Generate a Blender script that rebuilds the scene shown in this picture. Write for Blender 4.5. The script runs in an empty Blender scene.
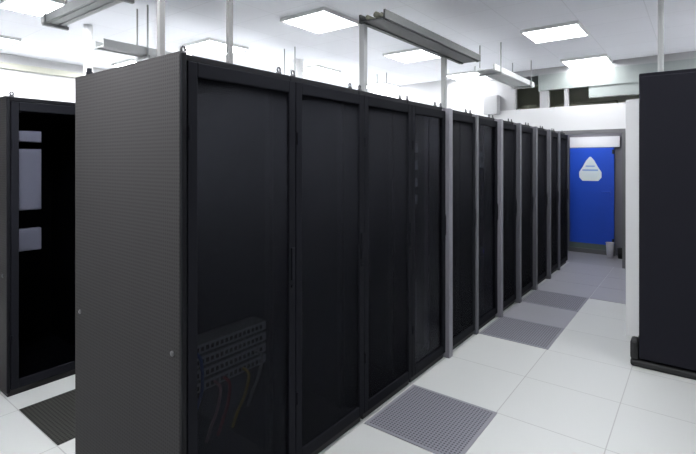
import bpy, bmesh, math, random
from mathutils import Vector, Matrix
random.seed(4)
S = bpy.context.scene
COL = S.collection

# ---------------------------------------------------------------- camera
cd = bpy.data.cameras.new('camera'); cam = bpy.data.objects.new('camera', cd); COL.objects.link(cam)
cd.sensor_fit = 'HORIZONTAL'; cd.sensor_width = 36.0; cd.lens = 36.0 * 458 / 696
cd.shift_x = 0.0; cd.shift_y = -66.0 / 696
cd.clip_start = 0.05
cam.location = (0, 0, 1.568)
cam.rotation_euler = (math.radians(90), 0, math.radians(37.4))
S.camera = cam

# ---------------------------------------------------------------- world, exposure
w = bpy.data.worlds.new('world'); S.world = w; w.use_nodes = True
w.node_tree.nodes['Background'].inputs[0].default_value = (0.8, 0.86, 1, 1)
w.node_tree.nodes['Background'].inputs[1].default_value = 0.05
S.view_settings.view_transform = 'Standard'; S.view_settings.look = 'None'
S.view_settings.gamma = 1.0; S.view_settings.use_curve_mapping = False
S.view_settings.exposure = 0.6
LAMP = 13.0          # emission of the ceiling panels
LAMP_REAR = 13.0
LAMP_FAR = 42.0      # the panels over the back of the room are stronger

# ---------------------------------------------------------------- materials
def mat(name, col, rough=0.5, metal=0.0, spec=0.5, bump=None, var=0.0, emit=None, vscale=3.0):
    m = bpy.data.materials.new(name); m.use_nodes = True
    nt = m.node_tree; N = nt.nodes; L = nt.links; b = N['Principled BSDF']
    b.inputs['Base Color'].default_value = (*col, 1); b.inputs['Roughness'].default_value = rough
    b.inputs['Metallic'].default_value = metal; b.inputs['Specular IOR Level'].default_value = spec
    tc = N.new('ShaderNodeTexCoord')
    if var:
        n = N.new('ShaderNodeTexNoise'); n.inputs['Scale'].default_value = vscale; n.inputs['Detail'].default_value = 4
        L.new(tc.outputs['Object'], n.inputs['Vector'])
        r = N.new('ShaderNodeMapRange'); r.inputs[3].default_value = 1 - var; r.inputs[4].default_value = 1 + var
        L.new(n.outputs['Fac'], r.inputs[0])
        x = N.new('ShaderNodeVectorMath'); x.operation = 'SCALE'; x.inputs[0].default_value = col
        L.new(r.outputs[0], x.inputs['Scale']); L.new(x.outputs[0], b.inputs['Base Color'])
    if bump:
        sc, st = bump
        n = N.new('ShaderNodeTexNoise'); n.inputs['Scale'].default_value = sc
        L.new(tc.outputs['Object'], n.inputs['Vector'])
        bp = N.new('ShaderNodeBump'); bp.inputs['Strength'].default_value = st; bp.inputs['Distance'].default_value = 0.002
        L.new(n.outputs['Fac'], bp.inputs['Height']); L.new(bp.outputs[0], b.inputs['Normal'])
    if emit:
        b.inputs['Emission Color'].default_value = (*emit[0], 1); b.inputs['Emission Strength'].default_value = emit[1]
    return m

def perforated(name, col, hole, rough, pitch, axes, spec=0.5, thresh=0.33, cover=None):
    """round holes punched in sheet metal, as a pattern over the object's own axes"""
    m = mat(name, col, rough, 0, spec)
    nt = m.node_tree; N = nt.nodes; L = nt.links; b = N['Principled BSDF']
    tc = N.new('ShaderNodeTexCoord'); sp = N.new('ShaderNodeSeparateXYZ'); L.new(tc.outputs['Object'], sp.inputs[0])
    terms = []
    for a in axes:
        d = N.new('ShaderNodeMath'); d.operation = 'DIVIDE'; d.inputs[1].default_value = pitch
        L.new(sp.outputs[a], d.inputs[0])
        f = N.new('ShaderNodeMath'); f.operation = 'FRACT'; L.new(d.outputs[0], f.inputs[0])
        s = N.new('ShaderNodeMath'); s.operation = 'SUBTRACT'; s.inputs[1].default_value = 0.5; L.new(f.outputs[0], s.inputs[0])
        p = N.new('ShaderNodeMath'); p.operation = 'MULTIPLY'; L.new(s.outputs[0], p.inputs[0]); L.new(s.outputs[0], p.inputs[1])
        terms.append(p)
    ad = N.new('ShaderNodeMath'); ad.operation = 'ADD'; L.new(terms[0].outputs[0], ad.inputs[0]); L.new(terms[1].outputs[0], ad.inputs[1])
    lt = N.new('ShaderNodeMath'); lt.operation = 'LESS_THAN'; lt.inputs[1].default_value = thresh ** 2; L.new(ad.outputs[0], lt.inputs[0])
    mx = N.new('ShaderNodeMix'); mx.data_type = 'RGBA'
    mx.inputs[6].default_value = (*col, 1); mx.inputs[7].default_value = (*hole, 1)
    L.new(lt.outputs[0], mx.inputs[0]); L.new(mx.outputs[2], b.inputs['Base Color'])
    return m

def tiled(name, col, seam, rough, pitch, width, off=(0, 0), spec=0.5, var=0.04):
    m = mat(name, col, rough, 0, spec)
    nt = m.node_tree; N = nt.nodes; L = nt.links; b = N['Principled BSDF']
    tc = N.new('ShaderNodeTexCoord'); sp = N.new('ShaderNodeSeparateXYZ'); L.new(tc.outputs['Object'], sp.inputs[0])
    ds, cells = [], []
    for a in (0, 1):
        s0 = N.new('ShaderNodeMath'); s0.operation = 'SUBTRACT'; s0.inputs[1].default_value = off[a]; L.new(sp.outputs[a], s0.inputs[0])
        d = N.new('ShaderNodeMath'); d.operation = 'DIVIDE'; d.inputs[1].default_value = pitch; L.new(s0.outputs[0], d.inputs[0])
        fl = N.new('ShaderNodeMath'); fl.operation = 'FLOOR'; L.new(d.outputs[0], fl.inputs[0]); cells.append(fl)
        pp = N.new('ShaderNodeMath'); pp.operation = 'PINGPONG'; pp.inputs[1].default_value = 0.5; L.new(d.outputs[0], pp.inputs[0])
        ds.append(pp)
    mn = N.new('ShaderNodeMath'); mn.operation = 'MINIMUM'; L.new(ds[0].outputs[0], mn.inputs[0]); L.new(ds[1].outputs[0], mn.inputs[1])
    lt = N.new('ShaderNodeMath'); lt.operation = 'LESS_THAN'; lt.inputs[1].default_value = width / pitch; L.new(mn.outputs[0], lt.inputs[0])
    cb = N.new('ShaderNodeCombineXYZ'); L.new(cells[0].outputs[0], cb.inputs[0]); L.new(cells[1].outputs[0], cb.inputs[1])
    wn = N.new('ShaderNodeTexWhiteNoise'); L.new(cb.outputs[0], wn.inputs['Vector'])
    no = N.new('ShaderNodeTexNoise'); no.inputs['Scale'].default_value = 1.7; no.inputs['Detail'].default_value = 5; L.new(tc.outputs['Object'], no.inputs['Vector'])
    av = N.new('ShaderNodeMath'); av.operation = 'ADD'; L.new(wn.outputs[0], av.inputs[0]); L.new(no.outputs['Fac'], av.inputs[1])
    mr = N.new('ShaderNodeMapRange'); mr.inputs[1].default_value = 0; mr.inputs[2].default_value = 2
    mr.inputs[3].default_value = 1 - var; mr.inputs[4].default_value = 1 + var; L.new(av.outputs[0], mr.inputs[0])
    sc = N.new('ShaderNodeVectorMath'); sc.operation = 'SCALE'; sc.inputs[0].default_value = col; L.new(mr.outputs[0], sc.inputs['Scale'])
    mx = N.new('ShaderNodeMix'); mx.data_type = 'RGBA'; mx.inputs[7].default_value = (*seam, 1)
    L.new(lt.outputs[0], mx.inputs[0]); L.new(sc.outputs[0], mx.inputs[6]); L.new(mx.outputs[2], b.inputs['Base Color'])
    return m

def smoked(name, tint, gloss):
    m = bpy.data.materials.new(name); m.use_nodes = True
    nt = m.node_tree; N = nt.nodes; L = nt.links; N.remove(N['Principled BSDF'])
    t = N.new('ShaderNodeBsdfTransparent'); t.inputs[0].default_value = (*tint, 1)
    g = N.new('ShaderNodeBsdfGlossy'); g.inputs['Roughness'].default_value = 0.12; g.inputs[0].default_value = (0.8, 0.8, 0.85, 1)
    f = N.new('ShaderNodeFresnel'); f.inputs[0].default_value = 1.35
    k = N.new('ShaderNodeMath'); k.operation = 'MULTIPLY'; k.inputs[1].default_value = gloss; L.new(f.outputs[0], k.inputs[0])
    mx = N.new('ShaderNodeMixShader'); L.new(k.outputs[0], mx.inputs[0]); L.new(t.outputs[0], mx.inputs[1]); L.new(g.outputs[0], mx.inputs[2])
    L.new(mx.outputs[0], N['Material Output'].inputs[0])
    return m

M = {}
M['wall'] = mat('white painted wall', (0.64, 0.64, 0.65), 0.7, var=0.02)
M['white_gloss'] = mat('bright white partition paint', (0.88, 0.88, 0.90), 0.5)  # wall white raised for the shaded partition, colour standing in for light
M['cream'] = mat('cream trunking', (0.5, 0.5, 0.42), 0.5)
M['ceiling'] = tiled('ceiling panels', (0.88, 0.89, 0.94), (0.78, 0.79, 0.83), 0.8, 0.6, 0.004, (0.2, 0.2), 0.3, 0.02)
M['floor'] = tiled('raised floor laminate', (0.53, 0.54, 0.535), (0.37, 0.37, 0.37), 0.42, 0.6, 0.003, (-1.0, 2.23), 0.4, 0.03)
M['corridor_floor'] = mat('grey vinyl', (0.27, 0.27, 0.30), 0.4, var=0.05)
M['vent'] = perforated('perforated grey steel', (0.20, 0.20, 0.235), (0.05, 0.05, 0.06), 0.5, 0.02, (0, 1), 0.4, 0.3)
M['vent_dark'] = perforated('perforated dark steel', (0.045, 0.045, 0.042), (0.012, 0.012, 0.012), 0.6, 0.02, (0, 1), 0.1, 0.3)  # vent steel with the back aisle's shade put into its colour
M['vent_rim'] = mat('vent rim', (0.22, 0.22, 0.25), 0.45)
M['grey_tile'] = mat('grey laminate', (0.30, 0.30, 0.335), 0.4, var=0.05, vscale=2)
M['rack'] = mat('black powder coat', (0.008, 0.0085, 0.011), 0.5, spec=0.12, bump=(900, 0.15))
M['rack_in'] = mat('rack interior', (0.01, 0.01, 0.011), 0.6)
M['panel'] = perforated('charcoal side sheet', (0.050, 0.048, 0.049), (0.034, 0.033, 0.033), 0.55, 0.016, (0, 2), 0.04, 0.3)
M['door_mesh'] = perforated('perforated black door', (0.018, 0.019, 0.024), (0.006, 0.006, 0.008), 0.65, 0.009, (1, 2), 0.02, 0.34)
def see_through_part(m, f):
    nt = m.node_tree; b = nt.nodes['Principled BSDF']; t = nt.nodes.new('ShaderNodeBsdfTransparent'); x = nt.nodes.new('ShaderNodeMixShader')
    x.inputs[0].default_value = f; nt.links.new(b.outputs[0], x.inputs[1]); nt.links.new(t.outputs[0], x.inputs[2]); nt.links.new(x.outputs[0], nt.nodes['Material Output'].inputs[0])
see_through_part(M['door_mesh'], 0.42)
M['door_frame'] = mat('door frame steel', (0.012, 0.0125, 0.016), 0.6, spec=0.03)
M['strip'] = mat('grey cover strip', (0.20, 0.195, 0.225), 0.45)
M['strip_dark'] = mat('dark grey cover strip', (0.11, 0.11, 0.125), 0.45)
M['glass'] = smoked('smoked glass', (0.60, 0.61, 0.64), 0.1)
M['handle'] = mat('satin handle', (0.10, 0.10, 0.11), 0.35, 0.6)
M['bolt'] = mat('zinc bolt', (0.22, 0.22, 0.23), 0.4, 0.7)
M['dark_bolt'] = mat('dark bolt', (0.06, 0.06, 0.065), 0.4, 0.5)
M['device'] = mat('device grey', (0.17, 0.18, 0.20), 0.5)
M['switch'] = mat('switch pale blue grey', (0.45, 0.50, 0.58), 0.45)
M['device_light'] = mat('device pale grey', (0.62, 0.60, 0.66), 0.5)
M['device_dark'] = mat('device dark', (0.05, 0.05, 0.056), 0.45)
M['port'] = mat('port black', (0.005, 0.005, 0.006), 0.4)
M['rail'] = mat('mounting rail', (0.05, 0.05, 0.055), 0.4, 0.5)
M['tray'] = mat('galvanised tray', (0.055, 0.06, 0.06), 0.55, 0.1)
M['tray_light'] = mat('pale galvanised tray', (0.62, 0.63, 0.63), 0.5, 0.1)
M['post_dark'] = mat('dark grey post', (0.13, 0.13, 0.13), 0.5)
M['post'] = mat('grey post', (0.33, 0.34, 0.34), 0.5)
M['white_post'] = mat('white pipe', (0.86, 0.86, 0.86), 0.5)
M['beam'] = mat('pale green grey beam', (0.30, 0.33, 0.32), 0.6)
M['dark'] = mat('unlit plenum lining', (0.7, 0.72, 0.62), 0.9)
M['duct'] = mat('grey duct', (0.40, 0.40, 0.41), 0.5)
M['blue'] = mat('blue door paint', (0.006, 0.075, 0.60), 0.5, var=0.08)
M['emblem'] = mat('white emblem', (0.75, 0.82, 0.85), 0.5)
M['emblem_blue'] = mat('pale blue emblem', (0.25, 0.42, 0.75), 0.5)
M['kick'] = mat('green grey kick plate', (0.13, 0.17, 0.15), 0.4, 0.2)
M['frame_dark'] = mat('grey door frame', (0.14, 0.14, 0.145), 0.5)
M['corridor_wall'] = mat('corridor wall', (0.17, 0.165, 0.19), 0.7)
M['transom'] = mat('pale transom', (0.72, 0.72, 0.76), 0.5)
M['fixture'] = mat('fixture white', (0.8, 0.8, 0.8), 0.5)
M['cab'] = mat('black cabinet coat', (0.014, 0.014, 0.019), 0.5, spec=0.05, bump=(700, 0.15))
M['rubber'] = mat('black rubber', (0.008, 0.008, 0.009), 0.6)
M['bin'] = mat('pale bin plastic', (0.5, 0.5, 0.55), 0.5)
for n, c in (('red', (0.5, 0.05, 0.06)), ('yellow', (0.55, 0.42, 0.04)), ('blue_c', (0.03, 0.12, 0.5)), ('pink', (0.55, 0.3, 0.36)), ('grey_c', (0.3, 0.31, 0.33))):
    M['cable_' + n] = mat('cable ' + n, c, 0.5)
M['cable_dark'] = mat('cable dark olive', (0.22, 0.22, 0.17), 0.6)
M['led'] = mat('violet indicator', (0.1, 0.08, 0.5), 0.4, emit=((0.25, 0.2, 1.0), 0.5))
def lampmat(name, e):
    return mat(name, (0.9, 0.9, 0.9), 0.5, emit=((0.96, 0.98, 1.0), e))
M['lamp'] = lampmat('lit diffuser', LAMP)
M['lamp_far'] = lampmat('lit far diffuser', LAMP_FAR)
M['lamp_near'] = lampmat('lit near diffuser', 24.0)
M['lamp_strong'] = lampmat('lit strong diffuser', 75.0)
M['lamp_rear'] = lampmat('lit rear diffuser', LAMP_REAR)

# ---------------------------------------------------------------- mesh helpers
def box(bm, x0, x1, y0, y1, z0, z1, bev=0.0, segs=2):
    r = bmesh.ops.create_cube(bm, size=1)
    for v in r['verts']:
        v.co = Vector(((x0 + x1) / 2 + v.co.x * (x1 - x0), (y0 + y1) / 2 + v.co.y * (y1 - y0), (z0 + z1) / 2 + v.co.z * (z1 - z0)))
    if bev:
        es = list({e for v in r['verts'] for e in v.link_edges})
        bmesh.ops.bevel(bm, geom=es, offset=bev, segments=segs, affect='EDGES', profile=0.5)
    return bm
def B(*boxes, bev=0.0):
    bm = bmesh.new()
    for b in boxes: box(bm, *b, bev=bev)
    return bm
def cyl(bm, p, q, r, n=16, r2=None):
    p, q = Vector(p), Vector(q); d = q - p
    g = bmesh.ops.create_cone(bm, cap_ends=True, segments=n, radius1=r, radius2=r if r2 is None else r2, depth=d.length)
    mt = Matrix.Translation((p + q) / 2) @ d.to_track_quat('Z', 'Y').to_matrix().to_4x4()
    bmesh.ops.transform(bm, matrix=mt, verts=g['verts'])
    return bm
def tube(bm, pts, r, n=8):
    # a swept tube along a smooth path
    P = [Vector(p) for p in pts]; out = []
    for i in range(len(P) - 1):
        a = P[max(i - 1, 0)]; b = P[i]; c = P[i + 1]; d = P[min(i + 2, len(P) - 1)]
        for k in range(6):
            t = k / 6
            out.append(0.5 * ((2 * b) + (c - a) * t + (2 * a - 5 * b + 4 * c - d) * t * t + (3 * b - a - 3 * c + d) * t ** 3))
    out.append(P[-1]); rings = []
    for i, p in enumerate(out):
        t = (out[min(i + 1, len(out) - 1)] - out[max(i - 1, 0)]).normalized()
        q = t.to_track_quat('Z', 'Y')
        rings.append([bm.verts.new(p + q @ Vector((r * math.cos(2 * math.pi * j / n), r * math.sin(2 * math.pi * j / n), 0))) for j in range(n)])
    for a, b in zip(rings, rings[1:]):
        for j in range(n): bm.faces.new((a[j], a[(j + 1) % n], b[(j + 1) % n], b[j]))
    bm.faces.new(rings[0]); bm.faces.new(rings[-1])
    bmesh.ops.recalc_face_normals(bm, faces=bm.faces)
    return bm
def prism(bm, pts2, x0, x1, axis='Y'):
    lo, hi = [], []
    for a, b in pts2:
        lo.append(bm.verts.new((a, x0, b) if axis == 'Y' else (x0, a, b)))
        hi.append(bm.verts.new((a, x1, b) if axis == 'Y' else (x1, a, b)))
    bm.faces.new(lo); bm.faces.new(hi)
    n = len(lo)
    for i in range(n): bm.faces.new((lo[i], lo[(i + 1) % n], hi[(i + 1) % n], hi[i]))
    bmesh.ops.recalc_face_normals(bm, faces=bm.faces)
    return bm
def obj(name, bm, m, parent=None, smooth=False):
    me = bpy.data.meshes.new(name); bm.to_mesh(me); bm.free()
    me.materials.append(M[m])
    if smooth:
        for p in me.polygons: p.use_smooth = True
    o = bpy.data.objects.new(name, me); COL.objects.link(o)
    if parent is not None: o.parent = parent
    return o
def tag(o, label, cat, group=None):
    o['label'] = label; o['category'] = cat
    if group: o['group'] = group
    return o
def thing(name, label, cat, loc=(0, 0, 0), group=None, rz=0):
    o = bpy.data.objects.new(name, None); COL.objects.link(o); o.location = loc; o.rotation_euler = (0, 0, rz)
    o.empty_display_size = 0.1
    return tag(o, label, cat, group)
def struct(name, bm, m, parent=None):
    o = obj(name, bm, m, parent)
    if parent is None: o['kind'] = 'structure'
    return o
def dup(root, loc, label, group=None):
    r = root.copy(); COL.objects.link(r); r.location = loc; r['label'] = label
    if group: r['group'] = group
    for ch in list(root.children):
        c = ch.copy(); COL.objects.link(c); c.parent = r
        for g in ch.children:
            d = g.copy(); COL.objects.link(d); d.parent = c
    return r

# ---------------------------------------------------------------- the room
XL, XR, YB, YF, H = -7.6, 2.6, 7.75, -2.6, 3.05
struct('floor', B((XL, XR, YF, YB, -0.1, 0)), 'floor')
struct('ceiling', B((XL, XR, YF, 9.4, H, H + 0.1)), 'ceiling')
struct('wall_left', B((XL - 0.12, XL, YF, YB, 0, H)), 'wall')
struct('wall_right', B((XR, XR + 0.12, YF, YB, 0, H)), 'wall')
struct('wall_front', B((XL - 0.12, XR + 0.12, YF - 0.12, YF, 0, H)), 'wall')
# rear wall: solid and full height behind the equipment, a doorway and an open gap above the header
HZ = 2.42
struct('wall_back', B((XL - 0.12, -2.92, YB, YB + 0.12, 0, H), (-2.92, -1.78, YB, YB + 0.12, 0, HZ),
                      (-1.78, -0.84, YB, YB + 0.12, 2.04, HZ), (-0.84, XR + 0.12, YB, YB + 0.12, 0, HZ)), 'wall')
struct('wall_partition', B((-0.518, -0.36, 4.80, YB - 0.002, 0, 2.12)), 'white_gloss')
struct('trim_1', B((-1.78, -1.74, YB - 0.012, YB + 0.13, 0, 2.04), (-0.88, -0.84, YB - 0.012, YB + 0.13, 0, 2.04),
                   (-1.74, -0.88, YB - 0.012, YB + 0.13, 1.985, 2.04)), 'frame_dark')
# roof beam over the gap, and the mullions that carry it
struct('trim_2', B((-2.05, XR, YB - 0.02, YB + 0.10, 2.70, 2.95)), 'beam')
struct('trim_3', B((-2.92, XR, YB - 0.02, YB + 0.10, 2.95, H)), 'duct')
struct('trim_4', B((-2.92, -2.42, YB, YB + 0.10, HZ, 2.95)), 'duct')
struct('trim_5', B((-2.03, -1.90, YB, YB + 0.10, HZ, 2.95)), 'duct')
struct('trim_6', B((-1.665, -1.61, YB, YB + 0.08, HZ, 2.70)), 'duct')
struct('trim_7', B((-1.32, XR, YB, YB + 0.10, 2.53, 2.70)), 'beam')
struct('trim_8', B((XL, XL + 0.06, YF, YB, 2.84, 2.92)), 'cream')
# dark ceiling void behind the header
struct('wall_void', B((-3.1, XR, 9.3, 9.4, HZ, H), (-3.2, -3.1, YB + 0.12, 9.4, HZ, H), (XR, XR + 0.1, YB + 0.12, 9.4, HZ, H)), 'dark')
# corridor beyond the doorway
CY = 8.75
struct('floor_corridor', B((-2.8, 0.4, YB, CY + 0.1, -0.1, 0)), 'corridor_floor')
struct('ceiling_corridor', B((-3.1, XR, YB + 0.12, 9.3, HZ - 0.06, HZ)), 'dark')
struct('wall_corridor', B((-2.8, 0.4, CY, CY + 0.1, 0, HZ - 0.06), (-2.9, -2.8, YB + 0.12, CY + 0.1, 0, HZ - 0.06), (0.4, 0.5, YB + 0.12, CY + 0.1, 0, HZ - 0.06)), 'corridor_wall')
struct('baseboard_back', B((XL, -2.9, YB - 0.012, YB, 0, 0.08)), 'strip_dark')
struct('baseboard_left', B((XL, XL + 0.012, YF, YB - 0.012, 0, 0.08)), 'strip_dark')

# ---------------------------------------------------------------- ceiling lights
def ceiling_light(x, y, label, m='lamp', s=0.3):
    t = thing('ceiling_light', label, 'ceiling light', (x, y, H - 0.02), 'square ceiling light panels')
    fr = B((-s, s, -s, -s + 0.02, -0.015, 0.02), (-s, s, s - 0.02, s, -0.015, 0.02), (-s, -s + 0.02, -s + 0.02, s - 0.02, -0.015, 0.02), (s - 0.02, s, -s + 0.02, s - 0.02, -0.015, 0.02))
    obj('frame', fr, 'fixture', t)
    obj('diffuser', B((-s + 0.02, s - 0.02, -s + 0.02, s - 0.02, -0.008, 0.018)), m, t)
    return t
lab = {(-1.3, 5.6): 'lit ceiling panel above the aisle, clear of the pipes and trays',
       (-1.3, 7.5): 'lit ceiling panel just in front of the white doorway header',
       (-3.15, 3.65): 'lit ceiling panel beside the near end of the dark cable tray',
       (-3.15, 5.6): 'lit ceiling panel seen under the dark cable tray',
       (-3.15, 7.5): 'lit ceiling panel close to the back wall, past the far end of the dark tray',
       (-4.95, 1.7): 'lit ceiling panel over the glass door racks on the far side of the back aisle',
       (-4.95, 3.65): 'lit ceiling panel above the white hanging pipes',
       (-4.95, 5.6): 'lit ceiling panel low over the rack tops between pipes and tray post',
       (-4.95, 7.5): 'lit ceiling panel near back wall seen beneath the dark cable tray',
       (-6.8, 3.65): 'lit ceiling panel by the white side wall above the grey end panel'}
XW = {-6.8: 'along the white side wall', -4.95: 'over the racks across the back aisle', -3.15: 'above the back aisle', -1.3: 'above the rack doors',
      0.55: 'over the tall black cabinet side', 2.0: 'along the wall past the tall cabinet'}
YW = {1.7: 'level with the corner rack', 3.65: 'level with the nearest grey tile', 5.6: 'level with the white partition', 7.5: 'close to the doorway wall'}
for x in (-6.8, -4.95, -3.15, -1.3, 0.55, 2.0):
    for y in (1.7, 3.65, 5.6, 7.5):
        if (x, y) == (-3.15, 1.7): continue
        ceiling_light(x, y, lab.get((x, y), 'lit ceiling panel ' + XW[x] + ', ' + YW[y]), 'lamp_far' if x < -4 else 'lamp_near' if x == -1.3 and y < 3 else ('lamp' if y > 1 else 'lamp_rear'))
ceiling_light(-2.05, 0.50, 'strong lit ceiling panel over the cross aisle before the corner rack', 'lamp_strong')  # extra lamp out of view, added to grade the side panel's brightness
# corridor lamp, fixed under the corridor ceiling
t = thing('corridor_light', 'lit panel on the corridor ceiling beyond the doorway', 'ceiling light', (-1.4, 8.2, HZ - 0.07))
obj('frame', B((-0.27, 0.27, -0.17, 0.17, -0.02, 0.01)), 'fixture', t)
obj('diffuser', B((-0.25, 0.25, -0.15, 0.15, -0.03, -0.02)), 'lamp', t)

# ---------------------------------------------------------------- floor tiles
def vent_tile(x, y, label, group, m='vent', mr='vent_rim'):
    t = thing('vent_tile', label, 'floor tile', (x + 0.3, y + 0.3, 0), group)
    obj('rim', B((-0.297, 0.297, -0.297, -0.275, 0, 0.004), (-0.297, 0.297, 0.275, 0.297, 0, 0.004), (-0.297, -0.275, -0.275, 0.275, 0, 0.004), (0.275, 0.297, -0.275, 0.275, 0, 0.004)), mr, t)
    obj('grille', B((-0.275, 0.275, -0.275, 0.275, 0, 0.003)), m, t)
    return t
GV = 'perforated grey floor tiles'
vent_tile(-1.6 + 0.012, 2.23, 'perforated grey floor tile nearest the camera, alone in the white floor', GV)
vent_tile(-1.6 + 0.012, 4.03, 'perforated dark floor tile where the run of grey tiles starts', GV)
vent_tile(-1.6 + 0.012, 5.23, 'perforated dark floor tile in the middle of the grey run', GV)
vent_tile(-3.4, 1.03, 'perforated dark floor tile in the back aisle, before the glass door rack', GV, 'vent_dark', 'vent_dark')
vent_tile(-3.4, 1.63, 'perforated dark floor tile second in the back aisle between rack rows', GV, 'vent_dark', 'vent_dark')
vent_tile(-2.2, 0.43, 'perforated grey floor tile outside the view, before the middle of the grey side panel', GV)  # this tile and the next are added to cut floor bounce
vent_tile(-1.6, 0.43, 'perforated grey floor tile outside the view, at the front corner of the corner rack', GV)
def grey_tile(x, y, label, L_=0.6):
    o = obj('floor_tile', B((x + 0.003, x + 0.597, y + 0.003, y + L_ - 0.003, 0, 0.003)), 'grey_tile'); tag(o, label, 'floor tile', 'solid grey floor tiles')
grey_tile(-1.6 + 0.012, 4.63, 'solid grey floor tile between the two dark perforated tiles')
grey_tile(-1.6 + 0.012, 5.83, 'solid grey floor tile along the racks, just past the last perforated tile')
grey_tile(-1.6 + 0.012, 6.43, 'solid grey floor tile along the racks, second past the last perforated tile')
grey_tile(-1.6 + 0.012, 7.03, 'solid grey floor tile along the racks next to the doorway', 0.715)
grey_tile(-1.0 + 0.012, 5.83, 'solid grey floor tile in the aisle, first after the white floor')
grey_tile(-1.0 + 0.012, 6.43, 'solid grey floor tile in the aisle, between white floor and doorway tile')
grey_tile(-1.0 + 0.012, 7.03, 'solid grey floor tile directly before the doorway', 0.715)

# ---------------------------------------------------------------- server racks
RH = 2.0
def lifting_eye(x, y, z, par):
    bm = bmesh.new(); cyl(bm, (x, y, z), (x, y, z + 0.012), 0.014, 14)
    tube(bm, [(x, y + 0.010 * math.cos(a), z + 0.024 + 0.011 * math.sin(a)) for a in [math.pi * k / 4 - math.pi / 2 for k in range(8)]] + [(x, y, z + 0.012)], 0.0045, 6)
    obj('lifting_eye', bm, 'dark_bolt', par, True)
def rack(xf, y0, y1, depth, label, group, kind='mesh', side=False, strip=None, h=RH, name='server_rack', rz=0):
    """front faces +X at x = 0, y runs 0..w, the body goes back to x = -depth"""
    w_ = y1 - y0; g = 0.002
    t = thing(name, label, 'server rack', (xf, y0 if not rz else y1, 0), group, rz)
    fd = 0.035                                   # door thickness
    x0, x1 = -depth, -fd - 0.004
    a, b = g, w_ - g
    sa = a + (0.022 if side else 0)
    # carcass: hollow cabinet, open to the front
    obj('carcass', B((x0, x1, sa, sa + 0.02, 0.06, h - 0.03), (x0, x1, b - 0.02, b, 0.06, h - 0.03), (x0, x0 + 0.02, sa + 0.02, b - 0.02, 0.06, h - 0.03),
                     (x0, x1, sa, b, 0.04, 0.06)), 'rack', t)
    obj('roof', B((x0, x1, sa, b, h - 0.03, h), bev=0.006), 'rack', t)
    obj('plinth', B((x0 + 0.01, -0.02, a + 0.01, b - 0.01, 0, 0.04)), 'rubber', t)
    obj('cable_entry', B((x0 + 0.05, x0 + 0.23, w_ / 2 - 0.12, w_ / 2 + 0.12, h, h + 0.008)), 'rubber', t)
    for yy in (sa + 0.035, b - 0.06):
        obj('mounting_rail', B((-0.13, -0.125, yy, yy + 0.025, 0.06, h - 0.03), (-0.16, -0.13, yy, yy + 0.004, 0.06, h - 0.03)), 'rail', t)
    if side:
        sp = obj('side_panel', B((x0, x1 + 0.02, a, a + 0.02, 0.03, h)), 'panel', t)
        obj('corner_post', B((x1 + 0.021, -0.001, a, a + 0.02, 0.03, h - 0.005), bev=0.004), 'rack', sp)
        for zx, zz in ((x1 - 0.03, 0.80), (x0 + 0.06, 0.80)):
            bm = bmesh.new(); cyl(bm, (zx, a - 0.004, zz), (zx, a, zz), 0.011, 20); cyl(bm, (zx, a - 0.007, zz), (zx, a - 0.004, zz), 0.007, 16)
            obj('lock', bm, 'dark_bolt' if xf < -3 else 'bolt', sp, False)
    # strip fixed to the near edge of the rack
    d0 = a + (0.024 if side else 0)
    if strip:
        ms, ws, pr = strip
        obj('cover_strip', B((-fd, pr, a, a + ws, 0.0, h - 0.012), bev=0.004), ms, t)
        d0 = a + ws + 0.003
    # door
    fr = 0.045
    d = obj('door', B((-fd, 0, d0, d0 + fr, 0.045, h - 0.035), (-fd, 0, b - fr, b, 0.045, h - 0.035),
                      (-fd, 0, d0 + fr, b - fr, 0.045, 0.045 + 0.06), (-fd, 0, d0 + fr, b - fr, h - 0.095, h - 0.035), bev=0.004), 'door_frame', t)
    if kind == 'mesh':
        # gently bowed perforated sheet
        bm = bmesh.new(); n = 12; ya, yb = d0 + fr, b - fr; za, zb = 0.105, h - 0.095
        pts = [(ya + (yb - ya) * k / n, -0.012 + 0.003 * math.sin(math.pi * k / n)) for k in range(n + 1)]
        fv = [[bm.verts.new((x, y, z)) for (y, x) in pts] for z in (za, zb)]
        bv = [[bm.verts.new((x - 0.004, y, z)) for (y, x) in pts] for z in (za, zb)]
        for k in range(n):
            bm.faces.new((fv[0][k], fv[0][k + 1], fv[1][k + 1], fv[1][k])); bm.faces.new((bv[0][k + 1], bv[0][k], bv[1][k], bv[1][k + 1]))
        for z in (0, 1):
            for k in range(n): bm.faces.new((fv[z][k], fv[z][k + 1], bv[z][k + 1], bv[z][k]))
        bmesh.ops.recalc_face_normals(bm, faces=bm.faces)
        obj('mesh_panel', bm, 'door_mesh', d, True)
    elif kind == 'glass':
        obj('glass_pane', B((-0.018, -0.012, d0 + fr, b - fr, 0.105, h - 0.095)), 'glass', d)
    elif kind == 'window':
        # perforated door with a glazed lower window
        obj('mesh_panel', B((-0.016, -0.008, d0 + fr, b - fr, 0.98, h - 0.095)), 'door_mesh', d)
        obj('mesh_panel', B((-0.016, -0.008, d0 + fr, b - fr, 0.105, 0.34)), 'door_mesh', d)
        obj('glass_pane', B((-0.018, -0.012, d0 + fr, b - fr, 0.34, 0.98)), 'glass', d)
    bm = B((0, 0.012, b - 0.036, b - 0.012, 0.98, 1.14), bev=0.004); cyl(bm, (0.0, b - 0.024, 0.95), (0.008, b - 0.024, 0.95), 0.009, 14)
    obj('handle', bm, 'door_frame', d)
    for zz in (0.35, h - 0.35):
        bm = bmesh.new(); cyl(bm, (0.004, d0 + 0.006, zz), (0.004, d0 + 0.006, zz + 0.06), 0.006, 10); obj('hinge', bm, 'door_frame', d, False)
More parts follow.
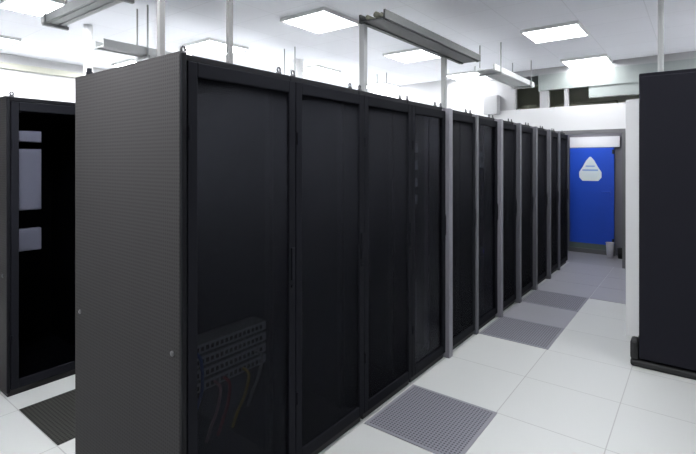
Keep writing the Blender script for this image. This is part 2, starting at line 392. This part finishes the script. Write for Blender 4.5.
    for (lx, ly) in ((-0.07, 0.05), (-0.07, w_ - 0.05), (-depth + 0.05, 0.05), (-depth + 0.05, w_ - 0.05)):
        if side and xf > -3 and lx < -0.5 and ly < 0.1:
            bm = bmesh.new(); cyl(bm, (lx, ly, h), (lx, ly, h + 0.03), 0.016, 16); cyl(bm, (lx, ly, h + 0.03), (lx, ly, h + 0.05), 0.012, 16)
            obj('roof_knob', bm, 'rack', t); continue
        lifting_eye(lx, ly, h, t)
    return t

XFR = -1.597; D = 0.966; GR = 'black racks in the long row beside the white aisle'
ys = [1.0245, 1.66, 2.25, 2.83, 3.37, 3.98, 4.56, 5.15, 5.79, 6.44, 7.05, 7.66]
rack(XFR, ys[0], ys[1], D, 'big black server rack at the near corner, its grey perforated side panel showing', GR, side=True)
rack(XFR, ys[1], ys[2], D, 'black mesh door server rack second in the row, next to the corner rack', GR)
rack(XFR, ys[2], ys[3], D, 'black mesh door server rack third in the row, below the tray post', GR)
rack(XFR, ys[3], ys[4], D, 'darker glass door server rack just before the first bright grey strip', GR, 'glass')
rack(XFR, ys[4], ys[5], D, 'black server rack edged by the brightest, longest grey strip', GR, 'mesh', strip=('strip', 0.065, 0.03))
rack(XFR, ys[5], ys[6], D, 'black glass door server rack with a dull edge strip, sixth in the row', GR, 'glass', strip=('strip_dark', 0.05, 0.012))
rack(XFR, ys[6], ys[7], D, 'black server rack seventh in the row, behind the second bright strip', GR, strip=('strip', 0.06, 0.035))
rack(XFR, ys[7], ys[8], D, 'black server rack eighth in the row, beside the darkest perforated tile', GR, strip=('strip_dark', 0.06, 0.04))
rack(XFR, ys[8], ys[9], D, 'black server rack third from the doorway end of the row', GR, strip=('strip_dark', 0.06, 0.04))
rack(XFR, ys[9], ys[10], D, 'black server rack second from the doorway end of the row', GR, strip=('strip_dark', 0.06, 0.04))
rack(XFR, ys[10], ys[11], D, 'last black server rack in the row, touching the doorway', GR, strip=('strip_dark', 0.05, 0.02))

XF2 = -3.62; G2 = 'black racks across the back aisle'
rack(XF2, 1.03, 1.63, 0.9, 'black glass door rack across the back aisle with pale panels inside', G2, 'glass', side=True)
for i in range(1, 4):
    rack(XF2, 1.03 + 0.6 * i, 1.63 + 0.6 * i, 0.9, ['', 'black rack behind the corner rack, second in the back aisle row', 'black rack third in the back aisle row behind the main row', 'black rack fourth in the back aisle row behind the main row'][i], G2, 'mesh')

G3 = 'black racks opposite the long row'  # added out of view to darken what the rack doors reflect
for i, y in enumerate((-1.2, -0.5, 0.2, 0.9, 1.6, 2.3, 3.0)):
    rack(1.05, y, y + 0.7, 0.95, 'black rack facing the long row, ' + ['at the end behind the camera', 'second from the end behind the camera', 'just behind the camera', 'level with the camera', 'level with the corner rack doors',
         'level with the nearest grey tile', 'closest to the tall cabinet'][i], G3, 'mesh', rz=math.pi)
G4 = 'black racks across the near cross aisle'  # unseen bank added so the grey side panel reflects something dark
for i, y in enumerate((-1.75, -1.15, -0.55)):
    rack(-3.5, y, y + 0.6, 0.9, 'black rack outside the view across the cross aisle, ' + ['by the front wall', 'middle one', 'facing the grey side panel'][i], G4, 'mesh')

# ---------------------------------------------------------------- equipment seen inside racks
def unit(name, label, cat, x, y, z, w_, hh, d_, body, face, ports=0, led=False, group=None):
    t = thing(name, label, cat, (x, y, z), group)
    obj('chassis', B((-d_, 0, 0, w_, 0, hh), bev=0.002), body, t)
    obj('bezel', B((0, 0.006, 0.004, w_ - 0.004, 0.003, hh - 0.003), bev=0.0015), face, t)
    if ports:
        bm = bmesh.new()
        for k in range(ports):
            yy = 0.02 + (w_ - 0.04) * k / ports
            box(bm, 0.006, 0.0075, yy, yy + (w_ - 0.04) / ports * 0.6, hh * 0.3, hh * 0.7)
        p = obj('port_row', bm, 'port', t)
    if led:
        obj('indicator_light', B((0.006, 0.009, w_ - 0.03, w_ - 0.015, hh * 0.4, hh * 0.6)), 'led', t)
    return t
# corner rack: patch panels and coloured leads behind the lower window
rx = XFR - 0.118
yA = ys[0] + 0.092; wA = 0.45
for k, (z, hh) in enumerate(((0.73, 0.045), (0.675, 0.045), (0.62, 0.045), (0.565, 0.045))):
    unit('network_switch', ['grey network switch behind corner rack window, topmost of four', 'grey network switch behind corner rack window, second from top',
         'grey network switch behind corner rack window, just above the lowest', 'grey network switch behind corner rack window, lowest of four'][k], 'switch',
         rx, yA, z, wA, hh, 0.1, 'device', 'switch', 16, group='network switches in the corner rack')
spec = [('yellow', 0.30, 0.59, 0.24, 'yellow patch cable looping from the panels in the corner rack'), ('red', 0.19, 0.59, 0.16, 'red patch cable looping from the panels in the corner rack'),
        ('blue_c', 0.04, 0.75, 0.05, 'blue patch cable at the hinge side of the corner rack'), ('pink', 0.14, 0.59, 0.10, 'pale pink patch cable hanging lowest in the corner rack'),
        ('grey_c', 0.38, 0.65, 0.33, 'grey patch cable looping from the panels in the corner rack')]
for c, a, z, b, l in spec:
    bm = bmesh.new()
    tube(bm, [(rx + 0.008, yA + a, z), (rx + 0.05, yA + a, z - 0.02), (rx + 0.055, yA + (a + b) / 2, z - 0.10), (rx + 0.04, yA + b, z - 0.17), (rx + 0.02, yA + b - 0.01, z - 0.24)], 0.007, 8)
    tag(obj('patch_cable', bm, 'cable_' + c, smooth=True), l, 'cable', 'patch cables in the corner rack')
# glass door rack: column of four small modules and one lower box
for k, z in enumerate((1.63, 1.50, 1.37, 1.24)):
    unit('power_module', ['topmost', 'second', 'third', 'lowest'][k] + ' small grey power module in the column behind the glass rack door', 'module',
         rx, ys[3] + 0.07, z, 0.22, 0.07, 0.2, 'device_dark', 'device', 3, group='modules behind the glass door')
unit('tower_unit', 'upright grey unit low behind the glass rack door', 'server', rx, ys[3] + 0.07, 0.30, 0.2, 0.34, 0.3, 'device_dark', 'device_dark', 4)
unit('server', 'grey server behind the sixth rack glass door at head height', 'server', rx, ys[5] + 0.11, 1.50, 0.40, 0.16, 0.4, 'device_dark', 'device', 6)
unit('server', 'dark server with violet light behind the sixth rack glass door', 'server', rx, ys[5] + 0.11, 0.62, 0.40, 0.09, 0.4, 'device_dark', 'device_dark', 6, True)
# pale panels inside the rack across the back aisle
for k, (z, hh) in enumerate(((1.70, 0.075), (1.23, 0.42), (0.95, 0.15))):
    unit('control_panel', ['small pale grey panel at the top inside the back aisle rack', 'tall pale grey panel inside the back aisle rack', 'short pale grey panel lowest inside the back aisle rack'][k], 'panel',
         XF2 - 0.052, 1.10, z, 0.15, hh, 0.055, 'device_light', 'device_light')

# ---------------------------------------------------------------- black cabinet on the far side of the aisle
t = thing('cooling_cabinet', 'tall black cabinet on the other side of the white aisle, hiding the partition', 'cabinet', (-0.36, 4.10, 0))
CW, CD, CH = 1.2, 0.66, 2.236
obj('body', B((0, CW, 0.03, CD, 0.06, CH), bev=0.008), 'cab', t)
obj('plinth', B((-0.055, CW + 0.02, 0.0, CD, 0.0, 0.055), (-0.055, 0.0, 0.0, 0.12, 0.05, 0.20), bev=0.018), 'rubber', t)
d = obj('door', B((0.004, 0.596, 0, 0.028, 0.07, CH - 0.03), bev=0.006), 'cab', t)
obj('handle', B((0.55, 0.575, -0.025, 0, 1.0, 1.25), bev=0.005), 'handle', d)
d = obj('door', B((0.604, CW - 0.004, 0, 0.028, 0.07, CH - 0.03), bev=0.006), 'cab', t)
obj('handle', B((0.625, 0.65, -0.025, 0, 1.0, 1.25), bev=0.005), 'handle', d)
bm = bmesh.new(); cyl(bm, (-0.236, 4.4, CH), (-0.236, 4.4, H), 0.02, 20); cyl(bm, (-0.236, 4.4, CH), (-0.236, 4.4, CH + 0.02), 0.05, 20)
tag(obj('conduit', bm, 'post', smooth=False), 'pale vertical conduit rising from the tall black cabinet to the ceiling', 'pipe')

# ---------------------------------------------------------------- cable trays
def tray(label, p0, L_, w_, axis, z, m, rung=0.25, side=0.07, group=None, hang=()):
    """ladder tray: two side rails and rungs; p0 = (x, y) of its centre line start"""
    t = thing('cable_tray', label, 'cable tray', (p0[0], p0[1], z), group, 0 if axis == 'Y' else -math.pi / 2)
    for s in (-1, 1):
        obj('side_rail', B((s * w_ / 2 - 0.008, s * w_ / 2 + 0.008, 0, L_, 0, side), (s * w_ / 2 - s * 0.028 - 0.012, s * w_ / 2 - s * 0.028 + 0.012, 0, L_, -0.004, 0.004)), m, t)
    obj('tray_floor', B((-w_ / 2 + 0.008, w_ / 2 - 0.008, 0, L_, 0.004, 0.012)), m, t)
    for yy in hang:
        for s in (-1, 1):
            bm = bmesh.new(); cyl(bm, (s * (w_ / 2 + 0.016), yy, -0.02), (s * (w_ / 2 + 0.016), yy, H - z), 0.008, 10)
            obj('hanger_rod', bm, 'post', t)
        obj('hanger_bar', B((-w_ / 2 - 0.03, w_ / 2 + 0.03, yy - 0.015, yy + 0.015, -0.03, -0.004)), 'post', t)
    return t
def post(name, label, x, y, z0, z1, r, m, group=None, foot=True):
    bm = bmesh.new(); cyl(bm, (x, y, z0), (x, y, z1), r, 18)
    if foot:
        cyl(bm, (x, y, z0), (x, y, z0 + 0.16), r * 1.35, 18)
    return tag(obj(name, bm, m, smooth=False), label, 'pipe' if 'pipe' in name else 'post', group)
GT = 'cable trays'
tray('dark cable tray slanting over the rack row, held by two grey posts', (-2.09, 3.05), 2.0, 0.24, 'Y', 2.70, 'tray', group=GT)
tray('paler cable tray over the far racks, beyond the dark tray', (-2.09, 5.5), 1.7, 0.24, 'Y', 2.68, 'tray_light', group=GT, hang=(0.2, 1.5))
tray('pale cable tray crossing the back aisle under the lit panels', (-4.4, 1.57), 1.5, 0.13, 'X', 2.72, 'tray_light', group=GT, hang=(0.1, 1.2))
tray('pale cable tray running along above the back aisle racks', (-4.25, 1.9), 5.2, 0.16, 'Y', 2.58, 'tray_light', group=GT, hang=(0.4, 2.4, 4.6))
GP = 'grey posts on the rack roofs'
def sq_post(x, y, z1, label, m='post', s=0.024):
    m = 'post_dark' if s < 0.02 else m
    b = B((x - s, x + s, y - s, y + s, RH + 0.01, z1), (x - 0.05, x + 0.05, y - 0.05, y + 0.05, RH, RH + 0.01))
    return tag(obj('tray_post', b, m), label, 'post', GP)
sq_post(-2.21, 3.10, 2.70, 'grey post under the near end of the dark cable tray')
sq_post(-2.21, 4.62, 2.70, 'grey post under the far end of the dark cable tray')
sq_post(-2.20, 1.29, H, 'thin grey post rising from the corner rack roof to the ceiling', 'post', 0.014)
sq_post(-2.20, 1.725, H, 'thin grey post rising from the second rack roof to the ceiling', 'post', 0.014)
GW = 'white pipes beyond the back aisle'
post('white_pipe', 'thick white vertical pipe just beyond the corner of the grey side panel', -5.34, 3.47, 0, H, 0.085, 'white_post', GW, False)
post('white_pipe', 'thick white vertical pipe between the two thin grey roof posts and tray', -4.66, 3.99+0.9, 0, H, 0.085, 'white_post', GW, False)
post('white_pipe', 'slim white vertical pipe above the far end of the grey side panel', -5.29, 2.25, 0, H, 0.045, 'white_post', GW, False)
# cables lying in the trays
for i, (x, r) in enumerate(((-2.15, 0.02), (-2.08, 0.026), (-2.01, 0.018))):
    bm = bmesh.new(); tube(bm, [(x + random.uniform(-.01, .01), 3.08 + k * 0.38, 2.727 + r) for k in range(6)], r, 8)
    tag(obj('cable_bundle', bm, 'cable_dark', smooth=True), ['dark cable bundle in the dark tray, against the rail over the rack rears', 'thickest dark cable bundle, along the middle of the dark tray', 'dark cable bundle in the dark tray, against the rail over the aisle'][i], 'cable', 'cable bundles in the dark tray')
# things above the doorway header
tag(obj('junction_box', B((-2.91, -2.67, 7.60, 7.745, 2.36, 2.68), bev=0.008), 'duct'), 'grey junction box at the end of the white header above the racks', 'box')
for i, (xa, xb, z, r) in enumerate(((-2.4, -2.04, 2.50, 0.05), (-1.9, -1.0, 2.49, 0.05), (-1.5, -0.4, 2.55, 0.035))):
    bm = bmesh.new(); tube(bm, [(xa, 8.05, HZ + r), (xa + (xb - xa) * .3, 8.0, HZ + r), (xa + (xb - xa) * .7, 8.1, HZ + r), (xb, 8.05, HZ + r)], r, 10)
    tag(obj('duct_hose', bm, 'cable_dark', smooth=True), ['dark hose in the first gap above the white header, over the far racks', 'dark hose in the wide gap above the doorway', 'slim dark hose above the doorway towards the tall cabinet'][i], 'hose', 'hoses in the gap above the header')
    if i == 1: bpy.data.objects[COL.objects[-1].name].location.y += 0.15
    if i == 2: bpy.data.objects[COL.objects[-1].name].location.y += 0.42

# ---------------------------------------------------------------- blue door beyond the doorway
t = thing('blue_door', 'bright blue door with a white emblem, seen through the doorway', 'door', (-1.78, CY - 0.05, 0))
DW = 0.675
lf = obj('leaf', B((0, DW, 0, 0.04, 0.165, 1.79), bev=0.004), 'blue', t)
obj('kick_plate', B((0, DW, 0.004, 0.036, 0.075, 0.165)), 'kick', t)['label'] = 'green grey kick plate'
obj('threshold', B((-0.02, DW + 0.02, -0.02, 0.04, 0, 0.075)), 'frame_dark', t)
obj('transom', B((0, DW + 0.08, 0.0, 0.04, 1.80, 1.98), bev=0.004), 'transom', t)['label'] = 'pale panel above the blue leaf'
bm = bmesh.new()
prism(bm, [(0.20, 1.23), (0.44, 1.23), (0.49, 1.29), (0.49, 1.38), (0.44, 1.46), (0.38, 1.58), (0.33, 1.64), (0.31, 1.64), (0.26, 1.58), (0.20, 1.46), (0.15, 1.38), (0.15, 1.29)], -0.004, 0)
obj('emblem', bm, 'emblem', lf)
obj('emblem_band', B((0.20, 0.44, -0.006, -0.004, 1.40, 1.425), (0.25, 0.39, -0.006, -0.004, 1.47, 1.49)), 'emblem_blue', lf)
bm = B((DW - 0.075, DW - 0.045, -0.014, 0, 0.97, 1.13), bev=0.003); cyl(bm, (DW - 0.06, -0.045, 1.05), (DW - 0.06, 0, 1.05), 0.009, 12); cyl(bm, (DW - 0.17, -0.042, 1.05), (DW - 0.055, -0.042, 1.05), 0.008, 12)
obj('door_handle', bm, 'blue', lf)
for zz in (0.24, 1.72):
    obj('hinge', B((DW - 0.03, DW, -0.008, 0, zz - 0.035, zz + 0.035), bev=0.002), 'port', lf)
# small containers on the corridor floor
def bin_(name, label, x, y, r0, r1, h, m, rim):
    t = thing(name, label, 'bin', (x, y, 0))
    bm = bmesh.new(); n = 24
    prof = [(0.001, 0.0), (r0, 0.0), (r1, h), (r1 - 0.006, h), (r0 - 0.006, 0.01), (0.001, 0.01)]
    rings = [[bm.verts.new((r * math.cos(2 * math.pi * k / n), r * math.sin(2 * math.pi * k / n), z)) for k in range(n)] for r, z in prof]
    for a, b in zip(rings, rings[1:]):
        for k in range(n): bm.faces.new((a[k], a[(k + 1) % n], b[(k + 1) % n], b[k]))
    obj('body', bm, m, t, True)
    bm = bmesh.new(); tube(bm, [(r1 * math.cos(2 * math.pi * k / 12), r1 * math.sin(2 * math.pi * k / 12), h) for k in range(13)], 0.005, 6)
    obj('rim', bm, rim, t, True)
bin_('waste_bin', 'small pale bin at the foot of the blue door', -1.14, 8.50, 0.045, 0.06, 0.24, 'bin', 'bin')
bin_('black_bin', 'small black bin beside the pale one in the corridor', -0.99, 8.52, 0.04, 0.05, 0.16, 'rubber', 'port')
